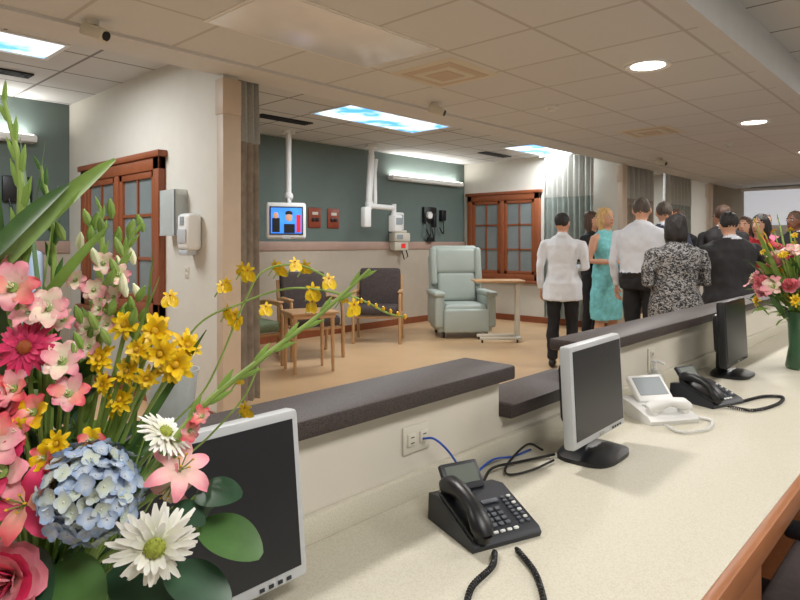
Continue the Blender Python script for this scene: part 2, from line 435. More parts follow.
def white_phone(name,loc,yaw,scale):
    q=MB()
    q.prof([(-.11,0),(-.115,.014),(-.10,.026),(.02,.055),(.09,.06),(.10,0)],-.1,.1,M_white)
    q.M=T(.0,.02,.05)@RX(rad(42))
    q.box((.01,.05,.008),(.15,.12,.025),M_white,bev=.008); q.box((.01,.055,.0215),(.12,.08,.002),M_greylcd)
    q.M=T(0,-.10,.026)@RX(rad(14))
    q.tube([(-.085,.03,.018),(-.06,.03,.03),(0,.03,.042),(.06,.03,.03),(.085,.03,.018)],[.016,.022,.016,.022,.016],M_white,14,1.2,side=(0,0,1))
    q.tube([(-.066,.03,.0),(-.066,.03,.02)],.022,M_white,16); q.tube([(.066,.03,.0),(.066,.03,.02)],.022,M_white,16)
    for c in range(6): q.box((-.06+c*.024,.085,.002),(.016,.012,.006),M_silver,bev=.002,seg=1)
    return q.obj(name,loc=loc,yaw=yaw,scale=scale)
white_phone('touchscreen_desk_phone',(2.00,.755,DZ),rad(-34),.84)
def catmull(P,n=10):
    P=[Vector(p) for p in P]; Q=[P[0]*2-P[1]]+P+[P[-1]*2-P[-2]]; out=[]
    for i in range(1,len(Q)-2):
        for k in range(n):
            t=k/n; a,b,c,d=Q[i-1],Q[i],Q[i+1],Q[i+2]
            out.append(.5*((2*b)+(-a+c)*t+(2*a-5*b+4*c-d)*t*t+(-a+3*b-3*c+d)*t**3))
    out.append(P[-1]); return out
def cord(name,P,r,m,coil=0,turns=0):
    q=MB(); path=catmull(P,14)
    if coil:
        L=len(path); n=turns*9; pts=[]
        for i in range(n+1):
            f=i/n*(L-1); k=min(int(f),L-2); t=f-k
            p=path[k].lerp(path[k+1],t); d=(path[k+1]-path[k]).normalized()
            s_=d.cross(Vector((0,0,1))).normalized(); u=s_.cross(d)
            a=2*math.pi*i/9; e=min(1,i/12,(n-i)/12)
            pts.append(p+(s_*math.cos(a)+u*math.sin(a))*coil*e)
        path=pts
    o=path[0].copy(); q.tube([p-o for p in path],r,m,6)
    return q.obj(name,loc=o)
cord('coiled_phone_cord',[(.915,.625,.758),(.87,.60,.7565),(.79,.585,.7565),(.71,.53,.7565),(.69,.46,.7565),(.74,.42,.7565),(.82,.47,.7565),(.90,.535,.7565),(.950,.605,.758)],.0022,M_blk,.0036,95)
cord('coiled_phone_cord.001',[(2.255,.615,.757),(2.26,.54,.757),(2.40,.50,.757),(2.52,.51,.757),(2.49,.56,.757),(2.35,.60,.757)],.0022,M_blk,.004,60)
cord('coiled_phone_cord.002',[(1.90,.69,.756),(1.86,.63,.756),(1.94,.585,.756),(2.04,.60,.756),(2.06,.645,.756)],.0016,M_white,.003,60)
cord('ethernet_cable',[(1.035,.896,.870),(1.045,.872,.872),(1.08,.862,.84),(1.12,.86,.79),(1.11,.84,.765),(1.09,.80,.756),(1.06,.785,.756)],.0025,M_blue)
cord('ethernet_cable.001',[(1.16,.82,.754),(1.20,.87,.754),(1.28,.88,.765),(1.36,.875,.754),(1.44,.87,.754)],.0025,M_blue)
cord('power_cable',[(1.09,.80,.756),(1.16,.825,.757),(1.22,.84,.77),(1.32,.84,.757),(1.38,.82,.757),(1.44,.80,.757)],.0035,M_blk)
cord('power_cable.001',[(1.45,.84,.757),(1.40,.855,.78),(1.30,.85,.757),(1.24,.81,.757),(1.30,.785,.757),(1.40,.78,.757)],.003,M_blk)
q=MB(); q.lathe([(0,0),(.028,0),(.03,.004),(.03,.07),(.02,.085),(.012,.088),(.012,.1),(0,.1)],(0,0,0),M_clear)
q.cyl((0,0,.1),(0,0,.125),.006,M_white); q.tube([(0,0,.125),(0,-.01,.13),(0,-.035,.122)],.005,M_white,8); q.ell((0,0,.128),(.012,.012,.006),M_white)
q.obj('hand_sanitizer_bottle',loc=(2.24,.848,DZ))
q=MB(); q.lathe([(0,0.000),(.028,0.000),(.030,.004),(.042,.105),(.044,.108),(.0415,.108),(.027,.008),(0,.008)],(0,0,0),M_clear)
q.obj('clear_plastic_cup',loc=(.483,.955,.9875))
# ------------------------------------------------------------------ office chair
q=MB()
q.box((0,0,.41),(.48,.46,.07),M_uph,bev=.03,seg=3)
q.box((0,-.26,.74),(.44,.07,.5),M_uph,rot=(rad(8),0,0),bev=.03,seg=3)
q.box((0,-.235,.46),(.06,.02,.3),M_blk,bev=.008)
for sx in (-1,1):
    q.tube([(sx*.2,0,.38),(sx*.29,0,.39),(sx*.30,0,.60),(sx*.30,.02,.64)],.014,M_blk,10)
    q.box((sx*.30,.03,.655),(.06,.25,.03),M_blk,bev=.013,seg=3)
q.cyl((0,0,.1),(0,0,.38),.028,M_blk)
for k in range(5):
    a=2*math.pi*k/5+.3; c,s_=math.cos(a),math.sin(a)
    q.tube([(0,0,.12),(c*.29,s_*.29,.075)],[.028,.016],M_blk,8)
    q.tube([(c*.29-.02*s_,s_*.29+.02*c,.03),(c*.29+.02*s_,s_*.29-.02*c,.03)],.03,M_blk,14); q.cyl((c*.29,s_*.29,.03),(c*.29,s_*.29,.08),.008,M_blk,8)
q.obj('office_chair',loc=(1.93,.17,0),yaw=0)
# ------------------------------------------------------------------ flowers
def basis(n):
    n=Vector(n).normalized(); a=Vector((0,0,1)) if abs(n.z)<.95 else Vector((1,0,0))
    x=a.cross(n).normalized(); y=n.cross(x)
    R=Matrix((x,y,n)).transposed(); return R
def petal(q,c,R,ang,r0,r1,w,lift,curl,m,wp=.6,N=6,jit=0,ruf=0):
    d=Vector((math.cos(ang),math.sin(ang),0)); e=Vector((-math.sin(ang),math.cos(ang),0)); z=Vector((0,0,1))
    vs=[];fs=[];at=[]; ks=(-1,-.5,0,.5,1) if ruf else (-1,0,1); K=len(ks); ph=random.random()*6
    for i in range(N+1):
        t=i/N; rr=r0+(r1-r0)*t; h=lift*t+curl*t*t
        ww=w*max(.02,math.sin(math.pi*(.1+.86*t)))**wp*.5
        for k in ks:
            rf=ruf*k*k*t*math.sin(ph+t*11+k*2)
            vs.append(c+R@(d*rr+e*(ww*k*(1+.1*random.random()*(ruf>0)))+z*(h+(.17*k*k-.05)*ww+rf+random.uniform(-jit,jit)))); at.append(min(1,.15+t*.75+.2*abs(k)*t))
    for i in range(N):
        a=i*K
        for j in range(K-1): fs.append([a+j,a+j+1,a+j+1+K,a+j+K])
    q.add(vs,fs,m,at)
def gerbera(q,c,n,r,m,mc,cnt=24):
    c=Vector(c);R=basis(n)
    for L,(f,l) in enumerate(((1,.0),(.88,.12),(.55,.25))):
        nn=cnt if L<2 else cnt//2+4
        for k in range(nn):
            petal(q,c,R,2*math.pi*(k+.5*L)/nn+random.uniform(-.08,.08),r*.12,r*f*random.uniform(.84,1.1),r*.18,r*l+random.uniform(-.1,.1)*r,-r*random.uniform(.02,.3),m,.5)
    q.ell(c+R@Vector((0,0,r*.08)),(r*.24,r*.24,r*.12),mc,R,14,8)
    for k in range(40):
        a=k*2.4; rr=r*.24*math.sqrt(k/40); q.ell(c+R@Vector((rr*math.cos(a),rr*math.sin(a),r*.19-rr*.25)),r*.026,mc,None,5,4)
def daisy(q,c,n,r,m,mc):
    c=Vector(c);R=basis(n)
    for L in range(3):
        for k in range(9-L):
            petal(q,c,R,2*math.pi*(k+.5*L)/(9-L)+random.uniform(-.2,.2),r*.1,r*(1-.22*L)*random.uniform(.8,1.1),r*.32,r*(.1+.22*L),-r*random.uniform(.05,.4),m,.5,5,0,r*.04)
    q.ell(c+R@Vector((0,0,r*.14)),(r*.18,r*.18,r*.12),mc,R,12,6)
def rose(q,c,n,r,m,m2=None):
    c=Vector(c);R=basis(n); m2=m2 or m
    for L in range(8):
        f=1-L*.115; cnt=6 if L<4 else 4
        for k in range(cnt):
            petal(q,c-R@Vector((0,0,r*.3)),R,2*math.pi*(k+.5*L)/cnt+L*.4,r*.08,r*f*random.uniform(.9,1.05),r*.95*f,r*(.3+.14*L),r*(-.12+.07*L),m if L%3<2 else m2,.42,6,0,r*.045)
    q.ell(c+R@Vector((0,0,r*.1)),(r*.16,r*.16,r*.35),m2,R,10,6)
def lily(q,c,n,r,m,m2):
    c=Vector(c);R=basis(n)
    for k in range(6):
        petal(q,c,R,2*math.pi*k/6+.2,r*.04,r*(1.05 if k%2 else .92),r*.46,r*.8,-r*.8,m if k%2 else m2,.75,9,0,r*.03)
    for k in range(5):
        a=k*1.25; p=R@Vector((math.cos(a)*r*.2,math.sin(a)*r*.2,r*.7))
        q.tube([c,c+p],r*.02,M_stem,5); q.ell(c+p,(r*.05,r*.05,r*.03),M_yelc,None,6,4)
def glad(q,c,n,r,m,m2):
    c=Vector(c);R=basis(n)
    for k in range(7):
        petal(q,c,R,2*math.pi*k/7+random.random()*.3,r*.04,r*random.uniform(.85,1.05),r*.66,r*random.uniform(.7,1),-r*random.uniform(.3,.7),m if k%3 else m2,.62,8,0,r*.10)
    q.tube([c-R@Vector((0,0,r*.5)),c+R@Vector((0,0,r*.2))],[r*.1,r*.2],M_stem,8)
    for k in range(3):
        p=R@Vector((math.cos(k*2)*r*.1,math.sin(k*2)*r*.1,r*.6)); q.tube([c,c+p],r*.025,M_pinkp,5); q.ell(c+p,(r*.05,r*.05,r*.05),M_wht,None,6,4)
def orchid(q,c,n,r):
    c=Vector(c);R=basis(n)
    for k in range(5): petal(q,c,R,math.pi/2+2*math.pi*k/5+random.uniform(-.2,.2),0,r*.6,r*.28,r*.1,-.1*r,M_yel,.6,4)
    for a in (-.45,.45): petal(q,c,R,-math.pi/2+a,r*.1,r*random.uniform(.95,1.15),r*.8,r*.15,-r*.3,M_yel,.5,6,0,r*.06)
    q.ell(c+R@Vector((0,0,r*.1)),(r*.08,r*.08,r*.06),M_redc,R,8,5)
def hydrangea(q,c,r,n=170):
    c=Vector(c)
    q.ell(c,(r*.8,)*3,M_leafd,None,12,8)
    for i in range(n):
        z=1-2*(i+.5)/n; a=i*2.39996; s_=math.sqrt(1-z*z); d=Vector((s_*math.cos(a),s_*math.sin(a),z))
        p=c+d*r*random.uniform(.82,1.06); R=basis(d+Vector([random.uniform(-.5,.5) for _ in range(3)]))
        a0=random.random()*2; m=M_hyd if random.random()<.6 else M_hyd2; sz=random.uniform(.17,.24)
        for k in range(4): petal(q,p,R,a0+math.pi/2*k,0,r*sz,r*sz*1.05,r*.04,r*.02,m,.5,4,0,r*.012)
        q.ell(p+d*r*.02,(r*.022,)*3,M_hyd,None,6,4)
def leaf(q,b,t,w,m,droop=0,twist=0,N=8,shape=.7,fold=.25):
    b=Vector(b);t=Vector(t);d=(t-b); dn=d.normalized()
    s_=dn.cross(Vector((0,0,1)))
    if s_.length<.05: s_=Vector((1,0,0))
    s_.normalize(); s_=Matrix.Rotation(twist,3,dn)@s_; u=s_.cross(dn)
    vs=[];fs=[]
    for i in range(N+1):
        x=i/N; p=b+d*x+Vector((0,0,1))*droop*4*x*(1-x)
        ww=w*.5*max(.03,math.sin(math.pi*min(.985,(.06+.93*x))))**shape
        for k in (-1,0,1): vs.append(p+s_*ww*k+u*(fold*ww*abs(k)))
    for i in range(N):
        a=i*3; fs+=[[a,a+1,a+4,a+3],[a+1,a+2,a+5,a+4]]
    q.add(vs,fs,m)
def spike(q,P,r0,r1,buds,br,m,mb):
    path=catmull(P,10); n=len(path)
    q.tube(path,[r0+(r1-r0)*i/(n-1) for i in range(n)],m,8)
    for k in range(buds):
        f=.15+.83*k/(buds-1); i=min(n-2,int(f*(n-1))); p=path[i]; d=(path[i+1]-path[i]).normalized()
        s_=d.cross(Vector((0,1,0))).normalized()*(1 if k%2 else -1)
        dd=(d*.95+s_*.28).normalized(); L=br*(1.25-.75*f)
        q.tube([p,p+dd*L*.5,p+dd*L*1.5,p+dd*L*2.4],[L*.12,L*.30,L*.25,L*.03],mb,8,.8)
q=MB()
q.lathe([(0,.004),(.048,.004),(.05,0.0),(.052,.01),(.055,.12),(.066,.2),(.07,.205),(.066,.205),(.05,.12),(.047,.015),(0,.015)],(0,0,0),M_vase)
def stem(p,n,r=.0022,m=M_stem):
    p=Vector(p);n=Vector(n).normalized()
    b=Vector((p.x*.12,p.y*.12,.03)); k=Vector((p.x*.22,p.y*.22,.2))
    q.tube(catmull([b,k,(k+p)/2+Vector((0,0,.02))+(-n*.01),p-n*.004],6),r,m,6)
V=Vector
def place(fn,p,n,*a):
    fn(q,V(p),V(n),*a); stem(p,n)
place(gerbera,(.022,-.06,.459),(.15,-1,.25),.026,M_pink,M_redc)
place(rose,(.030,-.10,.278),(.1,-1,.35),.031,M_pinkl,M_pink)
place(lily,(.040,-.09,.335),(.2,-.9,.4),.034,M_pink,M_coral)
place(glad,(.020,-.085,.360),(.0,-.9,.4),.030,M_pink,M_pinkl)
place(glad,(.010,-.085,.385),(.2,-.9,.4),.026,M_coral,M_pinkl)
place(glad,(.012,-.06,.510),(.3,-.9,.3),.023,M_pinkl,M_coral)
place(glad,(-.010,-.05,.532),(.1,-.9,.3),.023,M_pinkl,M_coral)
place(glad,(.036,-.05,.492),(.5,-.8,.3),.019,M_pinkp,M_pinkl)
place(glad,(.022,-.05,.488),(-.2,-.8,.5),.019,M_pinkl,M_pinkp)
place(glad,(.052,-.055,.445),(.3,-.8,.5),.019,M_pinkp,M_pinkl)
place(rose,(.002,-.07,.415),(0,-1,.4),.026,M_coral,M_pinkl)
place(glad,(.060,-.06,.418),(.3,-.8,.5),.017,M_pinkl,M_coral)
place(glad,(.037,-.07,.405),(-.1,-.9,.4),.017,M_coral,M_yel)
place(glad,(.020,-.07,.425),(-.1,-.9,.4),.017,M_pinkl,M_coral)
place(glad,(-.05,-.06,.46),(-.3,-.9,.4),.034,M_pinkl,M_pink)
place(rose,(-.05,-.07,.37),(-.4,-.9,.4),.034,M_pink,M_coral)
place(rose,(-.09,0,.33),(-1,-.3,.4),.034,M_pinkl,M_pinkp)
place(gerbera,(-.08,-.03,.42),(-.8,-.7,.4),.034,M_wht,M_grnc)
place(lily,(.156,-.06,.352),(.45,-.6,.6),.030,M_pinkl,M_pinkl)
place(lily,(.148,-.055,.338),(-.1,-.7,-.2),.022,M_pinkl,M_pinkp)
place(gerbera,(.150,-.10,.306),(.42,-1,-.1),.036,M_wht,M_grnc)
place(gerbera,(.143,-.06,.385),(.7,-.2,.8),.025,M_wht,M_grnc)
for p,n,r in (((.0995,-.04,.476),(0,-1,.3),.015),((.1265,-.04,.470),(.3,-1,.3),.019),((.1445,-.04,.440),(.5,-1,.1),.020),((.095,-.04,.4087),(0,-1,.4),.015),
              ((.104,-.045,.4357),(-.3,-1,.2),.015),((.077,-.04,.445),(-.2,-1,.5),.016),((.152,-.03,.4557),(.8,-.8,.4),.016),((.1355,-.05,.452),(.1,-1,-.1),.017),
              ((.07,.0,.39),(0,-1,.4),.013),((.055,-.07,.378),(0,-1,.4),.014),((.115,-.05,.455),(-.2,-1,.3),.014),((.085,-.05,.425),(-.4,-1,.3),.012),((.123,-.05,.43),(.4,-1,-.3),.012)):
    place(daisy,p,n,r,M_yel,M_yelc)
for p in ((.06,-.07,.352),(.048,-.075,.368),(.08,-.06,.378),(.03,-.08,.392)):
    place(glad,p,(random.uniform(-.3,.3),-1,.4),.013,M_yel,M_coral)
hydrangea(q,(.087,-.075,.340),.038); stem((.085,-.075,.31),(0,-.3,1))
hydrangea(q,(-.07,.06,.36),.042,90)
q.tube(catmull([(.06,0,.22),(.10,0,.36),(.145,0,.462),(.196,0,.492),(.245,0,.506),(.30,0,.498),(.335,0,.482),(.352,0,.478)],8),.0010,M_stem,6)
q.tube(catmull([(.06,0,.22),(.11,0,.35),(.16,0,.41),(.196,0,.49),(.215,0,.522),(.25,0,.528),(.285,0,.512)],8),.0010,M_stem,6)
q.tube(catmull([(.06,0,.22),(.12,0,.32),(.165,0,.365),(.196,0,.40),(.21,0,.43)],8),.0010,M_stem,6)
for x,z in ((.196,.526),(.204,.524),(.225,.529),(.249,.532),(.254,.528),(.28,.516),(.263,.505),(.222,.49),(.176,.511),(.191,.476),(.291,.497),(.181,.485),(.193,.42),(.196,.389),(.304,.492),(.127,.499),(.262,.492),(.171,.508),(.229,.526),(.186,.48)):
    a=V((x,random.uniform(-.02,.02),z))
    orchid(q,a,(random.uniform(-.9,.9),-1,random.uniform(-.6,.8)),random.uniform(.008,.0125))
    q.tube([a+V((0,.003,0)),a+V((-.008,.004,-.012))],.0007,M_stem,5)
for k in range(7):
    x=.31+k*.007; q.ell((x,0,.494-(k*.0026)),(.0018,.0018,.0028),M_yel,None,6,4)
spike(q,[(.03,-.02,.2),(.10,-.06,.315),(.130,-.06,.3486),(.1734,-.06,.405),(.2255,-.06,.448),(.2776,-.06,.4875),(.321,-.06,.5266)],.005,.0015,19,.013,M_stem,M_leafl)
for p,n in (((.165,-.062,.388),(.6,-.7,-.1)),((.178,-.065,.400),(-.3,-.8,.5))):
    glad(q,V(p),V(n),.010,M_coral,M_pinkl)
spike(q,[(-.01,0,.2),(.0,-.04,.40),(.012,-.05,.56),(.010,-.05,.62),(-.004,-.05,.68)],.006,.0016,13,.016,M_stem,M_leafl)
spike(q,[(.02,0,.2),(.05,-.02,.38),(.075,-.03,.47),(.092,-.03,.53),(.104,-.03,.560)],.0045,.0015,15,.012,M_stem,M_leafl)
spike(q,[(.02,0,.2),(.04,.0,.38),(.055,.0,.47),(.060,.0,.545),(.058,.0,.585)],.0045,.0015,16,.012,M_stem,M_leafl)
spike(q,[(.0,0,.2),(.02,-.02,.38),(.03,-.03,.50),(.028,-.03,.57),(.018,-.03,.62)],.0045,.0015,14,.014,M_stem,M_leaf)
for p in ((.066,-.035,.455),(.082,-.035,.475),(.055,-.02,.47),(.05,-.03,.515),(.088,-.035,.50),(.07,-.02,.53),(.062,-.02,.505),(.078,-.04,.49),(.095,-.04,.52),(.045,-.04,.48)):
    glad(q,V(p),V((random.uniform(-.6,.8),-1,.4)),random.uniform(.009,.012),M_pinkp,M_pinkl)
for i in range(48):
    a=V((random.uniform(.035,.11),random.uniform(-.05,0),random.uniform(.42,.575))); d=V((random.uniform(-.4,.7),-.3,1)).normalized()*.012
    q.tube([a,a+d*.5,a+d,a+d*1.5],[.0015,.0040,.0034,.0008],random.choice([M_pinkp,M_stem,M_leafl,M_leafl]),7)
leaf(q,(-.03,-.05,.50),(.1,-.06,.622),.022,M_leafl,.008,1.35,12,.6)
leaf(q,(-.02,-.07,.515),(.06,-.06,.60),.018,M_leaf,.006,1.2,12)
leaf(q,(.0,-.03,.35),(.045,-.05,.60),.014,M_leafl,0,.9)
leaf(q,(.0,-.04,.46),(.09,-.05,.565),.014,M_leafl,.004,1.2)
leaf(q,(-.01,-.04,.40),(-.02,-.05,.67),.02,M_leaf,0,.8)
leaf(q,(-.03,-.02,.30),(.028,-.04,.64),.018,M_leaf,0,.9)
leaf(q,(-.03,-.02,.36),(-.12,-.02,.62),.02,M_leaf,.01,.8)
leaf(q,(.0,.02,.36),(-.05,.05,.66),.018,M_leaf,0,.8)
leaf(q,(.06,-.04,.33),(.135,-.05,.52),.009,M_leafl,0,.9)
leaf(q,(.09,-.04,.34),(.17,-.03,.47),.009,M_leaf,0,.9)
leaf(q,(.10,-.03,.34),(.122,-.03,.545),.007,M_leafl,0,.9)
for b,t,w in (((.175,-.06,.305),(.230,-.075,.285),.038),((.170,-.06,.33),(.213,-.07,.335),.026),((.15,-.07,.27),(.205,-.08,.245),.040),((.15,-.06,.32),(.182,-.075,.312),.022),
              ((.10,-.06,.27),(.155,-.08,.235),.045),((.06,-.07,.28),(.10,-.10,.235),.05),((.02,-.06,.28),(.06,-.11,.24),.05),((.17,-.05,.30),(.192,-.06,.330),.022),((.0,-.07,.27),(.02,-.12,.23),.05),((.12,-.05,.26),(.18,-.06,.22),.040)):
    leaf(q,b,t,w,random.choice([M_leafd,M_leafd,M_leaf]),.003,random.uniform(.4,1.1),12,.55,.12)
    q.tube([V(b)*.7+V((0,0,.05)),V(b)],.0014,M_stem,5)
for i in range(170):
    a=random.uniform(0,2*math.pi); rr=random.uniform(.02,.085); z=random.uniform(.17,.42)
    b=V((math.cos(a)*rr*.5+.015,math.sin(a)*rr*.5,z)); t=b+V((math.cos(a)*rr*.75+random.uniform(-.02,.02),math.sin(a)*rr*.6,random.uniform(-.01,.055)))
    leaf(q,b,t,random.uniform(.012,.024),random.choice([M_leaf,M_leafd,M_leaf,M_leafl]),.002,random.uniform(-.6,.9),7,.6,.2)
q.obj('flower_bouquet',loc=(.202,.663,DZ),yaw=rad(-47),fix=False)
# second bouquet
q=MB()
q.lathe([(0,.004),(.05,.004),(.055,0),(.06,.01),(.045,.1),(.05,.2),(.07,.25),(.066,.25),(.045,.2),(.04,.1),(.05,.015),(0,.015)],(0,0,0),M_vase)
def bstem(p): q.tube(catmull([(p.x*.1,p.y*.1,.03),(p.x*.15,p.y*.15,.24),p],5),.003,M_stem,6)
for i in range(52):
    z=random.uniform(.0,1); a=i*2.4; s_=math.sqrt(max(0,1-(z*.9)**2)); d=V((s_*math.cos(a),s_*math.sin(a),z))
    p=V((0,0,.29))+V((d.x*.19,d.y*.18,d.z*.24)); bstem(p); n=d+V((0,0,.2))
    k=i%6
    if k==0: gerbera(q,p,n,.038,M_pink,M_redc,16)
    elif k==1: rose(q,p,n,.035,M_pinkl,M_pinkp)
    elif k==2: daisy(q,p,n,.03,M_yel,M_yelc)
    elif k==3: glad(q,p,n,.05,M_pinkl,M_pinkp)
    elif k==4: glad(q,p,n,.045,M_pinkp,M_pinkl)
    else: rose(q,p,n,.035,M_pinkl,M_coral)
for i in range(170):
    a=random.uniform(0,6.28); z=random.uniform(.22,.46); r=random.uniform(.03,.14)
    b=V((math.cos(a)*r,math.sin(a)*r,z)); t=b+V((math.cos(a)*.09,math.sin(a)*.09,random.uniform(-.03,.1)))
    leaf(q,b,t,.028,random.choice([M_leaf,M_leafl,M_leafl]),.01,random.uniform(-.5,.9),6)
for i in range(22):
    a=random.uniform(0,6.28); p=V((math.cos(a)*random.uniform(.08,.24),math.sin(a)*random.uniform(.05,.2),random.uniform(.40,.62))); bstem(p); daisy(q,p,V((p.x,p.y,.15)),.018,M_yel,M_yelc)
for dx,dy,h in ((-.2,.1,.60),(-.14,.15,.66),(.05,.1,.68),(.16,.0,.62),(-.06,-.05,.70)):
    spike(q,[(dx*.1,dy*.1,.2),(dx*.5,dy*.5,.42),(dx,dy,h)],.005,.002,12,.022,M_stem,M_yel if dx<-.1 else M_leafl)
    leaf(q,(dx*.3,dy*.3,.3),(dx*1.2,dy*.9,h-.05),.022,M_leafl,0,.5)
q.obj('flower_bouquet.001',loc=(3.19,.575,DZ),yaw=0,fix=False)
# ------------------------------------------------------------------ furniture in the bay
def recliner(name,loc,yaw,m):
    q=MB(); w=.86
    q.box((0,.02,.17),(w-.1,.66,.18),m,bev=.03)
    q.box((0,-.04,.36),(w-.26,.60,.2),m,bev=.06,seg=3)
    q.box((0,-.35,.24),(w-.24,.09,.32),m,bev=.03,seg=3)
    for sx in (-1,1):
        q.box((sx*(w/2-.07),.0,.36),(.13,.68,.44),m,bev=.04,seg=4)
        q.box((sx*(w/2-.065),-.03,.60),(.16,.66,.07),m,bev=.033,seg=4)
        for y in (-.26,.3):
            q.tube([(sx*.3-.015,y,.045),(sx*.3+.015,y,.045)],.045,M_blk,14); q.cyl((sx*.3,y,.045),(sx*.3,y,.1),.012,M_blk,8)
    q.M=T(0,.27,.42)@RX(rad(-12))
    q.box((0,.06,.37),(w-.08,.13,.74),m,bev=.06,seg=4)
    q.box((0,.05,.74),(w-.16,.12,.26),m,bev=.059,seg=5)
    q.box((0,-.03,.24),(w-.30,.12,.42),m,bev=.055,seg=4)
    q.box((0,-.03,.62),(w-.26,.13,.38),m,bev=.06,seg=4)
    for sx in (-1,1): q.box((sx*(w/2-.10),-.03,.54),(.10,.16,.56),m,bev=.048,seg=4)
    q.M=Matrix.Identity(4)
    return q.obj(name,loc=loc,yaw=yaw)
recliner('medical_recliner',(7.03,5.38,0),rad(-40),M_rec)
recliner('medical_recliner.001',(1.35,5.6,0),rad(-15),M_recb)
def armchair(name,loc,yaw,m):
    q=MB(); w=.64
    q.box((0,-.02,.42),(w-.1,.52,.12),m,bev=.04,seg=3)
    q.box((0,.26,.70),(w-.08,.09,.52),m,rot=(rad(-10),0,0),bev=.044,seg=4)
    for sx in (-1,1):
        x=sx*(w/2-.02)
        q.tube(catmull([(x,-.27,0),(x,-.26,.3),(x,-.24,.58),(x,-.18,.645),(x,.05,.66),(x,.25,.63)],6),.02,M_woodlt,8,1.4)
        q.tube([(x,.30,0),(x,.25,.35),(x,.27,.64),(x*.97,.33,.86)],.02,M_woodlt,8,1.2)
        q.tube([(x,-.26,.36),(x,.25,.36)],.016,M_woodlt,8)
        q.box((x,-.08,.668),(.06,.34,.022),M_woodlt,bev=.01)
    q.tube([(-w/2+.02,-.24,.34),(w/2-.02,-.24,.34)],.016,M_woodlt,8); q.tube([(-w/2+.02,.25,.34),(w/2-.02,.25,.34)],.016,M_woodlt,8)
    return q.obj(name,loc=loc,yaw=yaw)
armchair('armchair',(4.55,5.66,0),rad(-20),M_uph)
armchair('armchair.001',(5.85,5.85,0),rad(-50),M_uph)
armchair('armchair.002',(3.70,5.70,0),rad(-6),M_uphg)
def overbed(name,loc,yaw,w=.66):
    q=MB()
    q.box((0,0,.80),(w,.38,.03),M_woodlt,bev=.012,seg=3)
    x=w/2-.07
    q.box((x,0,.42),(.06,.09,.73),M_offw,bev=.01)
    q.box((.0,-.14,.055),(w-.14,.04,.04),M_offw,bev=.01);q.box((.0,.14,.055),(w-.14,.04,.04),M_offw,bev=.01);q.box((x,0,.055),(.06,.3,.04),M_offw,bev=.01)
    for xx in (-w/2+.1,w/2-.1):
        for y in (-.14,.14): q.tube([(xx-.01,y,.02),(xx+.01,y,.02)],.02,M_blk,10)
    return q.obj(name,loc=loc,yaw=yaw)
overbed('overbed_table',(6.92,4.68,0),rad(-45))
# low side table in front of the chairs
q=MB(); q.box((0,0,.60),(.50,.42,.03),M_woodlt,bev=.012,seg=3); q.box((0,0,.565),(.44,.36,.04),M_woodlt,bev=.004)
for x in (-.20,.20):
    for y in (-.16,.16): q.tube([(x,y,0),(x*.97,y*.97,.56)],[.016,.022],M_woodlt,10)
q.obj('side_table',loc=(4.02,5.02,0),yaw=rad(-20))
# TV on ceiling arm
q=MB()
q.cyl((0,0,1.80),(0,0,HB-.001),.035,M_white); q.cyl((0,0,HB-.04),(0,0,HB-.001),.08,M_white)
q.tube([(0,0,1.86),(-.06,-.08,1.80),(-.10,-.14,1.76)],.022,M_white,10)
q.ell((0,0,1.88),(.06,.06,.06),M_white)
q.M=T(-.16,-.17,1.34)@RZ(rad(-30))
q.box((0,.03,.23),(.48,.07,.44),M_white,bev=.03,seg=3); q.bb((-.20,-.012,.06),(.20,-.006,.40),M_blk)
q.bb((-.185,-.016,.075),(.185,-.012,.385),M_tvb)
q.ell((.03,-.018,.27),(.04,.004,.05),M_tvs); q.ell((.03,-.017,.32),(.045,.004,.03),M_blk)
q.bb((-.03,-.02,.08),(.10,-.016,.19),M_blk); q.bb((-.17,-.02,.09),(-.08,-.016,.26),M_blk); q.ell((-.125,-.018,.29),(.03,.004,.04),M_tvs); q.bb((.12,-.02,.09),(.17,-.016,.3),M_tvr)
q.bb((-.05,-.015,.015),(.05,-.01,.04),M_silver)
q.obj('ceiling_mounted_television',loc=(4.72,6.30,0))
q=MB()
q.cyl((0,0,2.5),(0,0,HB-.001),.04,M_white); q.cyl((0,0,HB-.04),(0,0,HB-.001),.09,M_white)
q.tube([(.0,0,2.55),(-.04,-.03,2.4),(-.16,-.12,1.95),(-.14,-.1,1.82)],.048,M_white,12)
q.tube([(.08,-.02,2.5),(.02,-.05,2.3),(-.04,-.12,1.95),(-.02,-.1,1.86)],.028,M_white,12)
q.tube([(-.14,-.1,1.82),(.26,-.2,1.80)],.038,M_white,12); q.ell((-.14,-.1,1.84),(.06,.06,.09),M_white)
q.tube([(.26,-.2,1.86),(.26,-.2,1.68)],.034,M_white,12)
q.box((-.24,-.14,1.66),(.12,.1,.28),M_white,bev=.02); q.tube([(-.18,-.12,1.8),(-.24,-.14,1.75)],.025,M_white)
q.box((.27,-.22,1.58),(.16,.14,.24),M_white,bev=.02); q.bb((.21,-.295,1.56),(.33,-.29,1.66),M_greylcd)
q.obj('ceiling_equipment_arm',loc=(6.22,6.36,0))
def wallbox(name,loc,parts,yaw=0):
    q=MB()
    for a,b,m,bv in parts: q.bb(a,b,m,bv)
    return q.obj(name,loc=loc,yaw=yaw)
for i,x in enumerate((5.50,5.84)):
    wallbox('medical_gas_panel' if i==0 else 'medical_gas_panel.001',(x,YN-.001,1.65),[((-.11,-.02,-.14),(.11,0,.14),M_plate,.01),((-.06,-.035,-.05),(-.01,-.02,.0),M_blk,.005),((.01,-.035,-.05),(.06,-.02,.0),M_blk,.005),((-.05,-.03,.04),(.05,-.02,.08),M_offw,.003)])
q=MB()
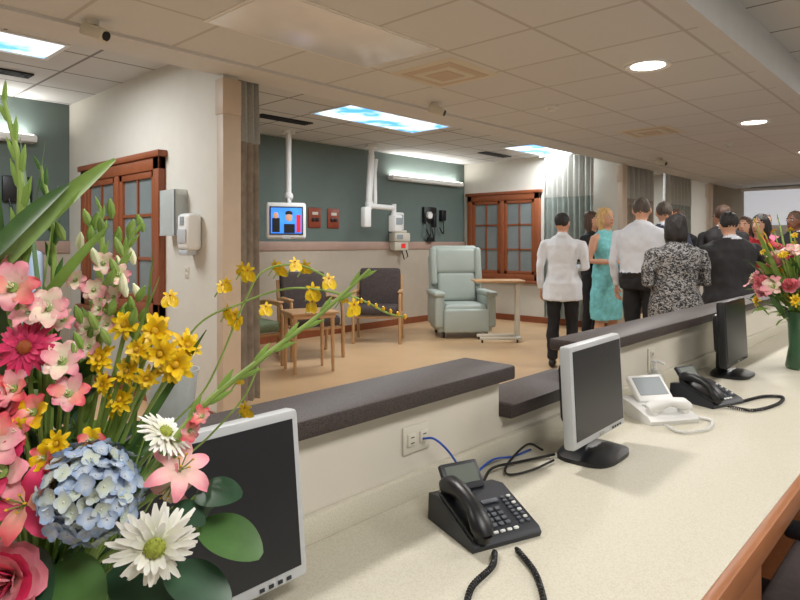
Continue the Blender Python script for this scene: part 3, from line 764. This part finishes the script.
q.bb((-.18,-.14,-.02),(.18,0,.12),M_offw,.02); q.bb((-.12,-.12,.12),(.12,-.01,.16),M_offw,.01); q.bb((-.13,-.145,.02),(.0,-.139,.09),M_greylcd,0)
q.bb((-.16,-.12,-.16),(.16,0,-.02),M_offw,.02); q.tube([(.1,-.1,-.1),(.14,-.12,-.25),(.1,-.08,-.3),(.05,-.06,-.12)],.01,M_blk,8)
q.bb((-.14,-.1,.16),(.08,0,.44),M_white,.02); q.bb((-.11,-.105,.26),(.05,-.099,.40),M_greylcd)
q.bb((-.01,-.126,-.12),(.08,-.12,-.05),M_tvr)
q.obj('patient_monitor',loc=(7.15,YN-.013,1.34))
q=MB()
q.bb((-.1,-.06,-.02),(.22,0,.24),M_blk,.015); q.cyl((.0,-.1,.1),(.0,-.06,.1),.06,M_white); q.bb((.10,-.09,-.1),(.18,-.05,.12),M_blk,.01)
q.bb((.34,-.07,.02),(.46,0,.2),M_blk,.01); q.tube(catmull([(.4,-.05,.05),(.38,-.07,-.2),(.3,-.05,-.1)],6),.01,M_blk,8)
q.tube(catmull([(-.05,-.06,0),(-.08,-.09,-.15),(0,-.1,-.25),(.05,-.08,-.1),(.1,-.1,-.28),(.16,-.07,-.05)],6),.012,M_blk,8); q.bb((-.02,-.1,-.34),(.12,-.04,-.26),M_blk,.01)
q.obj('blood_pressure_gauge',loc=(7.88,YN-.001,1.66))
q=MB()
q.bb((-.25,-.04,-.03),(0,0,.22),M_blk,.01); q.tube(catmull([(-.2,-.05,0),(-.15,-.09,-.2),(-.05,-.06,0)],6),.01,M_blk,8)
q.obj('blood_pressure_gauge.001',loc=(1.98,YN-.001,1.72))
def walllight(name,loc,w):
    q=MB(); q.box((0,-.07,0),(w,.13,.07),M_white,bev=.015); q.box((0,-.07,.036),(w-.06,.1,.008),M_lens); q.box((0,-.07,-.036),(w-.2,.08,.006),M_white)
    q.obj(name,loc=loc)
    L=bpy.data.lights.new(name+'_lamp','AREA'); L.shape='RECTANGLE'; L.size=w-.1; L.size_y=.1; L.energy=9; L.color=(1,.98,.95)
    o=bpy.data.objects.new(name+'_lamp',L); S.collection.objects.link(o); o.location=(loc[0],loc[1]-.07,loc[2]+.05); o.rotation_euler=(math.pi,0,0)
walllight('overbed_wall_light',(7.85,YN-.001,2.32),1.8)
walllight('overbed_wall_light.001',(1.35,YN-.001,2.30),1.3)
q=MB()
q.box((0,-.0575,0),(.18,.115,.27),M_white,bev=.035,seg=3); q.box((0,-.118,-.03),(.12,.012,.1),M_silver,bev=.004); q.box((0,-.07,-.15),(.12,.08,.04),M_silver,bev=.01); q.box((0,-.117,.08),(.05,.006,.06),M_greylcd)
q.obj('soap_dispenser',loc=(2.33,4.22,1.38),yaw=-math.pi/2)
q=MB()
q.bb((-.12,-.1,-.18),(.12,-.095,.16),M_clear); q.bb((-.12,-.1,-.18),(-.115,0,.16),M_clear); q.bb((.115,-.1,-.18),(.12,0,.16),M_clear); q.bb((-.12,-.1,-.185),(.12,0,-.18),M_clear)
q.bb((-.11,-.09,-.175),(.11,-.005,-.02),M_silver,.005); q.bb((-.11,-.09,-.015),(.11,-.005,.13),M_hyd2,.005); q.bb((-.05,-.093,-.12),(.05,-.089,-.07),M_white); q.bb((-.05,-.093,.03),(.05,-.089,.08),M_white)
q.obj('glove_box_holder',loc=(2.33,4.48,1.54),yaw=-math.pi/2)
outlet('light_switch_plate',(2.33,4.36,1.08),-math.pi/2)
def curtain(name,p0,p1,z0,z1,ztop,waves,amp,m):
    q=MB(); p0=V((*p0,0));p1=V((*p1,0)); o=p0.copy(); d=p1-p0; n=V((-d.y,d.x,0)).normalized(); N=waves*10
    def strip(za,zb,mm,R):
        vs=[];fs=[]
        for k in range(R+1):
            z=za+(zb-za)*k/R
            for i in range(N+1):
                t=i/N; ph=2*math.pi*waves*t
                a=amp*(1+.3*math.sin(3.1*t*waves))*(1.05-.25*k/R)
                vs.append(d*t+n*a*math.sin(ph+.3*math.sin(z*1.3))+V((0,0,z)))
        for k in range(R):
            for i in range(N):
                a=k*(N+1)+i; fs.append([a,a+1,a+N+2,a+N+1])
        q.add(vs,fs,mm)
    strip(z0,z1,m,8); strip(z1,ztop,M_mesh,2)
    q.tube([V((0,0,ztop+.02))-d*.1,d*1.1+V((0,0,ztop+.02))],.012,M_metal,8)
    q.cyl((0,0,ztop+.02),(0,0,HB),.006,M_metal,8); q.cyl(tuple(d+V((0,0,ztop+.02))),tuple(d+V((0,0,HB))),.006,M_metal,8)
    return q.obj(name,loc=o,fix=False)
curtain('privacy_curtain',(2.53,4.0),(2.72,4.06),.12,2.05,2.62,5,.05,M_curt)
curtain('privacy_curtain.001',(8.62,4.15),(8.60,4.95),.15,2.0,2.62,9,.06,M_curt2)
curtain('privacy_curtain.002',(9.4,4.05),(10.6,4.05),.15,2.0,2.62,12,.05,M_curt)
curtain('privacy_curtain.003',(11.2,4.05),(12.6,4.1),.15,2.0,2.62,14,.05,M_curt2)
# ------------------------------------------------------------------ ceiling fixtures and lamps
def area(name,loc,sx,sy,e,col=(1,1,1),disk=False):
    L=bpy.data.lights.new(name,'AREA'); L.energy=e; L.color=col
    if disk: L.shape='DISK'; L.size=sx
    else: L.shape='RECTANGLE'; L.size=sx; L.size_y=sy
    o=bpy.data.objects.new(name,L); S.collection.objects.link(o); o.location=loc
def downlight(i,x,y):
    q=MB(); q.lathe([(.11,-.006),(.145,-.014),(.15,-.001)],(0,0,0),M_white); q.lathe([(0,-.007),(.112,-.007)],(0,0,0),M_lens)
    nm='recessed_downlight'+('' if i==0 else '.%03d'%i)
    q.obj(nm,loc=(x,y,HC),fix=False); area('downlight_lamp_%d'%i,(x,y,HC-.03),.2,.2,24,(1,.97,.93),True)
for i,x in enumerate((4.21,6.9,9.6,12.3,1.5,-1.2)): downlight(i,x,1.64)
def panel(i,x,y,w,d,z,e,m,name,col):
    q=MB(); q.bb((-w/2,-d/2,-.006),(w/2,d/2,0),m)
    for a,b in (((-w/2-.03,-d/2-.03,-.012),(w/2+.03,-d/2,0)),((-w/2-.03,d/2,-.012),(w/2+.03,d/2+.03,0)),((-w/2-.03,-d/2,-.012),(-w/2,d/2,0)),((w/2,-d/2,-.012),(w/2+.03,d/2,0))): q.bb(a,b,M_white)
    q.obj(name+('' if i==0 else '.%03d'%i),loc=(x,y,z-.0005)); area(name+'_lamp_%d'%i,(x,y,z-.05),w,d,e,col)
for i,(x,y) in enumerate(((5.05,4.94),(1.0,4.94),(8.3,4.8),(11.0,4.94))):
    panel(i,x,y,1.6 if i==0 else 1.2,.6 if i!=1 else .45,HB,50,M_sky,'skylight_ceiling_panel',(.95,.98,1))
for i,(x,y) in enumerate(((.3,-.9),(3.2,-.9),(6.2,-.9),(10,-.9))):
    panel(i,x,y,1.2,.6,HB+.05,36,M_lens,'unseen_fill_panel',(1,.98,.96))  # unseen ceiling panels added as fill light for the nurse station side
q=MB(); q.bb((-.6,-.3,-.008),(.6,.3,-.004),M_lensglow,.001); q.bb((-.62,-.32,-.004),(.62,.32,-.0005),M_white); q.obj('acrylic_light_lens',loc=(2.35,2.75,HC))
def diffuser(name,loc):
    q=MB()
    for k in range(4):
        s_=.28-k*.06; q.M=RZ(rad(45)); q.rings([(0,0,-.005-.004*k,s_*1.41,s_*1.41),(0,0,-.001,s_*1.41+.01,s_*1.41+.01)],M_offw if k%2==0 else M_guard,4,1)
    q.obj(name,loc=loc)
diffuser('air_diffuser',(3.45,2.78,HC)); diffuser('air_diffuser.001',(6.75,2.6,HC))
for i,(x,y) in enumerate(((4.25,5.75),(8.2,5.6),(1.35,5.8),(3.1,5.9))):
    q=MB(); q.bb((-.35,-.08,-.012),(.35,.08,-.001),M_dark)
    for k in range(4): q.bb((-.35,-.075+k*.045,-.018),(.35,-.068+k*.045,-.010),M_blk2)
    q.obj('slot_air_vent'+('' if i==0 else '.%03d'%i),loc=(x,y,HB))
q=MB(); q.bb((-.12,-.05,-.012),(.12,.05,-.001),M_dark); q.obj('slot_air_vent.004',loc=(1.68,2.36,HC))
def seccam(i,x,y,yaw):
    q=MB(); q.cyl((0,0,-.03),(0,0,-.001),.035,M_offw); q.M=T(0,0,-.06)@RX(rad(20)); q.box((0,-.02,0),(.08,.14,.07),M_offw,bev=.015); q.cyl((0,-.1,0),(0,-.08,0),.025,M_blk)
    q.obj('security_camera'+('' if i==0 else '.%03d'%i),loc=(x,y,HC),yaw=yaw)
seccam(0,1.32,3.50,rad(30)); seccam(1,4.1,3.42,rad(30)); seccam(2,8.9,3.3,0)
for i,(x,y) in enumerate(((4.9,2.75),(8.2,2.2))):
    q=MB(); q.lathe([(0,-.045),(.03,-.04),(.03,-.02),(.06,-.02),(.06,-.001)],(0,0,0),M_white); q.obj('smoke_detector'+('' if i==0 else '.%03d'%i),loc=(x,y,HC))
q=MB(); q.bb((-.03,-.75,-.42),(-.002,.75,.32),M_screenw); q.cyl((-.04,-.8,.35),(-.04,.8,.35),.035,M_white); q.obj('projection_screen',loc=(XE,3.0,2.1))
# ------------------------------------------------------------------ people
def hand(q,wr,d,nrm,side,m,k=1):
    wr=V(wr); d=V(d).normalized(); nrm=V(nrm); nrm=(nrm-d*nrm.dot(d)).normalized(); ac=d.cross(nrm).normalized()*side
    R=Matrix((ac,nrm,d)).transposed()
    q.ell(wr+d*.045*k,(.04*k,.016*k,.052*k),m,R,12,8)
    for i,L in enumerate((.062,.072,.068,.052)):
        b=wr+d*.08*k+ac*(.028-.0187*i)*k
        p1=b+(d+nrm*.15)*L*.45*k; p2=p1+(d+nrm*.7)*L*.3*k; p3=p2+(d*.6+nrm)*L*.22*k
        q.tube([b,p1,p2,p3],[.0095*k,.009*k,.008*k,.0065*k],m,7)
    b=wr+d*.03*k+ac*.03*k; q.tube([b,b+(ac*.7+d*.7)*.03*k,b+(ac*.6+d*1.1+nrm*.3)*.052*k],[.012*k,.0105*k,.008*k],m,7)
ARM={'down':((.195,0,1.355),(.235,-.035,1.10),(.245,.05,.87),(0,.12,-1),(-1,0,0)),
     'front':((.195,0,1.355),(.24,-.02,1.10),(.10,.21,1.09),(-.8,.5,.05),(0,-.3,-1)),
     'hip':((.195,0,1.355),(.33,-.09,1.14),(.20,.03,.99),(-.6,.6,-.3),(-.5,-.5,0)),
     'back':((.195,0,1.355),(.26,-.07,1.12),(.10,-.16,.97),(-.8,-.1,-.3),(0,1,0)),
     'up':((.195,0,1.355),(.24,.05,1.11),(.16,.22,1.24),(-.3,.5,.7),(-.3,-.6,0))}
def person(name,xy,yaw,h,top,bottom,hair,skin=None,female=False,arms=('down','down'),hairlen=0,hem=None,sleeve='long',legs='pants',width=1.0,belt=False,headyaw=0,collar=None,stance=0,lean=0):
    skin=skin or M_skin; k=h/1.7; q=MB(); w=width*(.93 if female else 1.04)
    if female: tr=[(0,0,.84,.165,.115),(0,-.01,.92,.18,.125),(0,0,1.02,.155,.105),(0,.0,1.12,.14,.1),(0,.02,1.24,.165,.125),(0,0,1.34,.175,.105),(0,-.01,1.385,.16,.08),(0,-.01,1.42,.11,.062),(0,-.01,1.45,.06,.05)]
    else: tr=[(0,0,.84,.165,.12),(0,0,.92,.17,.125),(0,.01,1.02,.165,.12),(0,.01,1.12,.165,.12),(0,.01,1.26,.185,.125),(0,0,1.35,.19,.11),(0,-.01,1.395,.17,.085),(0,-.01,1.43,.115,.068),(0,-.01,1.46,.065,.055)]
    lo=[r for r in tr if r[2]<=1.03]
    hi=[(0,.005,.985,.166,.119)]+[r for r in tr if r[2]>1.0] if hem is None else [r for r in tr if r[2]>=.88]
    sc=lambda rs,f=1:[(r[0],r[1],r[2],r[3]*w*f,r[4]*w*f) for r in rs]
    q.rings(sc(lo),bottom if hem is None or hem>.84 else top,20,.85)
    q.rings(sc(hi,1.03),top,20,.85)
    if hem is not None:
        hz=hem; fl=.2 if hem<.8 else .185
        q.rings([(0,0,hz,fl*w*1.03,.15*w),(0,0,(hz+1)/2,fl*w,.14*w),(0,0,1.02,.165*w,.12*w),(0,0,1.12,.15*w,.11*w)],top,24,.85)
    if belt: q.rings([(0,.005,.958,.176*w,.129*w),(0,.005,.992,.176*w,.129*w)],M_shoe,20,.85)
    q.tube([(0,-.02,1.38),(0,-.005,1.45),(0,0,1.53)],[.058*w,.050,.050],skin,14)
    if collar: q.tube([(0,-.018,1.425),(0,-.006,1.468)],[.070*w,.059],collar,16)
    for sx in (-1,1):
        st=stance*sx
        lm=bottom if legs=='pants' else skin; f=1 if legs=='pants' else .82
        q.tube([(sx*.085,0,.92),(sx*.092,.005+st*.4,.72),(sx*.095,.012+st*.8,.5),(sx*.1,-.01+st*.9,.32),(sx*.102,-.015+st,.1 if legs=='pants' else .07)],[.092*f,.086*f,.066*f,.063*f,(.056 if legs=='pants' else .042)],lm,14)
        q.tube([(sx*.102,-.05+st,.045),(sx*.105,.02+st,.05),(sx*.112,.10+st,.035),(sx*.115,.16+st,.028)],[.036,.044,.038,.022],M_shoe,12,1.0)
        q.ell((sx*.102,-.03+st,.05),(.042,.06,.05),M_shoe)
    hands=[]
    for sx,ap in zip((-1,1),arms):
        P=[V((p[0]*sx*(w if i==0 else 1+.6*(w-1)),p[1],p[2])) for i,p in enumerate(ARM[ap][:3])]
        sh,el,wr=P
        am=top if sleeve=='long' else skin
        a=.054 if sleeve=='long' else .044; b_=.043 if sleeve=='long' else .036; c_=.034 if sleeve=='long' else .027
        q.tube([sh+V((-sx*.07,0,.01)),sh+V((-sx*.01,0,-.005)),sh.lerp(el,.5),el,el.lerp(wr,.45),wr],[a*.95,a*1.1,a,b_*1.02,b_*.95,c_],am,14)
        if sleeve=='short': q.tube([sh+V((-sx*.05,0,.01)),sh,sh.lerp(el,.55)],[.056,.062,.060],top,14)
        d=V(ARM[ap][3]); d.x*=sx; n=V(ARM[ap][4]); n.x*=sx
        dd=(wr-el).normalized()
        q.tube([wr-dd*.03,wr+dd*.02],[.027,.024],skin,10)
        hands.append((wr+dd*.012,(d.normalized()+dd*.6),n,sx))
    HM=T(0,.012*lean,0)@RZ(headyaw)@T(0,0,1.5)@RX(rad(-6*lean))@T(0,0,-1.5); q.M=HM
    q.ell((0,-.004,1.585),(.074,.088,.10),skin); q.ell((0,.022,1.54),(.056,.066,.07),skin)
    q.tube([(0,.085,1.595),(0,.104,1.56),(0,.088,1.55)],[.009,.014,.012],skin,8)
    for sx in (-1,1): q.ell((sx*.078,-.005,1.57),(.012,.02,.032),skin,None,10,6)
    q.ell((0,-.016,1.612),(.081,.090,.088),hair)
    if hairlen==0:
        q.ell((0,-.034,1.595),(.076,.066,.075),hair)
    else:
        q.ell((0,-.040,1.57),(.084,.072,.095),hair); q.ell((0,-.045,1.54),(.090,.062,.10),hair)
        q.ell((.02,-.03,1.63),(.07,.07,.075),hair)
        for sx in (-1,1): q.ell((sx*.070,-.01,1.55),(.026,.045,.085+.03*hairlen),hair)
    if hairlen>1: q.ell((0,-.06,1.46),(.095,.05,.12),hair)
    q.M=Matrix.Identity(4)
    tmp=q.obj('tmp_body',smooth=False)
    src_v=[v.co.copy() for v in tmp.data.vertices]; src_f=[list(p.vertices) for p in tmp.data.polygons]; src_m=[p.material_index for p in tmp.data.polygons]
    bvh=BVHTree.FromPolygons(src_v,src_f)
    md=tmp.modifiers.new('r','REMESH'); md.mode='VOXEL'; md.voxel_size=.0105
    m2=tmp.modifiers.new('s','SMOOTH'); m2.factor=.5; m2.iterations=5
    dg=bpy.context.evaluated_depsgraph_get(); ev=tmp.evaluated_get(dg); me=bpy.data.meshes.new_from_object(ev)
    r=MB(); r.mats=list(q.mats)
    r.f=[list(p.vertices) for p in me.polygons]
    amp=[0.0]*len(me.vertices)
    for p in me.polygons:
        loc_,nn,idx,dist=bvh.find_nearest(p.center); mi=src_m[idx] if idx is not None else 0; r.m.append(mi)
        mm=q.mats[mi]; a=.014 if mm in CLOTH else (.007 if mm in HAIR else 0)
        for v in p.vertices: amp[v]=a
    seedv=V((xy[0]*3.1,xy[1]*2.3,h*7))
    for v in me.vertices:
        c=v.co.copy(); n=v.normal
        if amp[v.index]>.008:
            s_=noise.noise(V((c.x*9,c.y*9,c.z*5+math.sin(c.x*12)*.6))+seedv)+.6*noise.noise(V((c.x*16,c.y*16,c.z*13))+seedv)
            c+=n*s_*amp[v.index]
        elif amp[v.index]>0:
            c+=n*noise.noise(V((c.x*40,c.y*40,c.z*14))+seedv)*amp[v.index]
        r.v.append(c)
    bpy.data.objects.remove(tmp); bpy.data.meshes.remove(me)
    for wr,d,n,sx in hands: hand(r,wr,d,n,sx,skin)
    r.M=HM
    for sx in (-1,1):
        r.ell((sx*.030,.076,1.588),(.013,.008,.007),M_white,None,8,6); r.ell((sx*.030,.0825,1.588),(.006,.004,.006),M_eye,None,8,6)
        r.tube([(sx*.016,.084,1.606),(sx*.032,.082,1.611),(sx*.046,.072,1.605)],.0035,hair,6)
    r.ell((0,.084,1.522),(.022,.008,.006),M_lip,None,10,6)
    r.M=Matrix.Identity(4)
    r.v=[V(v)*k for v in r.v]
    o=r.obj(name,loc=(xy[0],xy[1],0),yaw=yaw,fix=False)
    for p in o.data.polygons: p.use_smooth=True
    return o
person('woman_in_lab_coat',(5.93,3.20),rad(-70),1.62,M_coat,M_pant,M_hairk,female=True,arms=('down','front'),hairlen=0,hem=.74,collar=M_coat,width=1.12,stance=.04,headyaw=rad(-18))
person('woman_in_teal_dress',(6.66,3.06),rad(160),1.70,M_teal,M_teal,M_hairy,female=True,arms=('front','front'),hairlen=1,hem=.45,sleeve='none',legs='bare')
person('man_in_white_shirt',(5.95,2.38),rad(-92),1.74,M_shirt,M_pant,M_hairg,arms=('down','front'),belt=True,collar=M_shirt,width=1.14,headyaw=rad(15),lean=1)
person('woman_in_patterned_jacket',(5.0,1.73),rad(-40),1.53,M_zeb,M_pant,M_hairk,female=True,arms=('front','front'),hairlen=1,hem=.80,width=1.32,headyaw=rad(-35))
person('man_in_black_suit',(5.78,1.56),rad(-36),1.57,M_suit,M_suit,M_hairk,arms=('front','hip'),hem=.80,collar=M_shirt,width=1.28,headyaw=rad(-20),lean=1)
person('man_in_dark_jacket',(7.0,2.55),rad(-60),1.76,M_navy,M_pant,M_hairg,arms=('down','down'),hem=.82,collar=M_shirt)
person('woman_in_navy_jacket',(8.9,3.15),rad(130),1.68,M_navy,M_pant,M_hairb,female=True,arms=('down','front'),hairlen=1,hem=.85)
person('woman_in_red_blouse',(8.32,2.07),rad(80),1.62,M_red,M_pant,M_hairb,female=True,arms=('down','front'),hairlen=1,sleeve='short')
person('woman_in_pink_blouse',(9.62,2.15),rad(140),1.70,M_rose,M_navy,M_hairb,female=True,arms=('down','down'),hairlen=2)
person('man_in_grey_suit',(8.0,1.50),rad(60),1.66,M_suit,M_suit,M_hairb,skin=M_skind,arms=('front','down'),hem=.82,collar=M_shirt)
person('man_in_blue_shirt',(9.7,2.75),rad(-30),1.78,M_bluesh,M_khaki,M_hairk,arms=('down','hip'),belt=True,collar=M_bluesh)
person('woman_in_black_blouse',(7.35,3.55),rad(170),1.70,M_pant,M_pant,M_hairb,female=True,arms=('down','front'),hairlen=1)
person('woman_in_dark_dress',(7.55,2.60),rad(100),1.70,M_pant,M_pant,M_hairb,female=True,arms=('down','front'),hairlen=1,hem=.5,legs='bare')
person('man_in_brown_jacket',(7.35,2.05),rad(-70),1.72,M_suit,M_khaki,M_hairb,arms=('down','front'),hem=.84,collar=M_shirt)
person('woman_in_red_jacket',(6.75,1.55),rad(70),1.58,M_red,M_pant,M_hairk,female=True,arms=('front','front'),hairlen=1,hem=.84)
# ------------------------------------------------------------------ world + camera
w=bpy.data.worlds.new('world'); S.world=w; w.use_nodes=True
w.node_tree.nodes['Background'].inputs[0].default_value=(.9,.92,1,1); w.node_tree.nodes['Background'].inputs[1].default_value=.3
cd=bpy.data.cameras.new('camera'); cd.lens=28; cd.sensor_width=36; cd.shift_y=-57/800; cd.clip_start=.02
co=bpy.data.objects.new('camera',cd); S.collection.objects.link(co); co.location=(0,0,1.3); co.rotation_euler=(rad(90),0,rad(-47))
S.camera=co
S.view_settings.view_transform='Standard'
S.view_settings.exposure=0
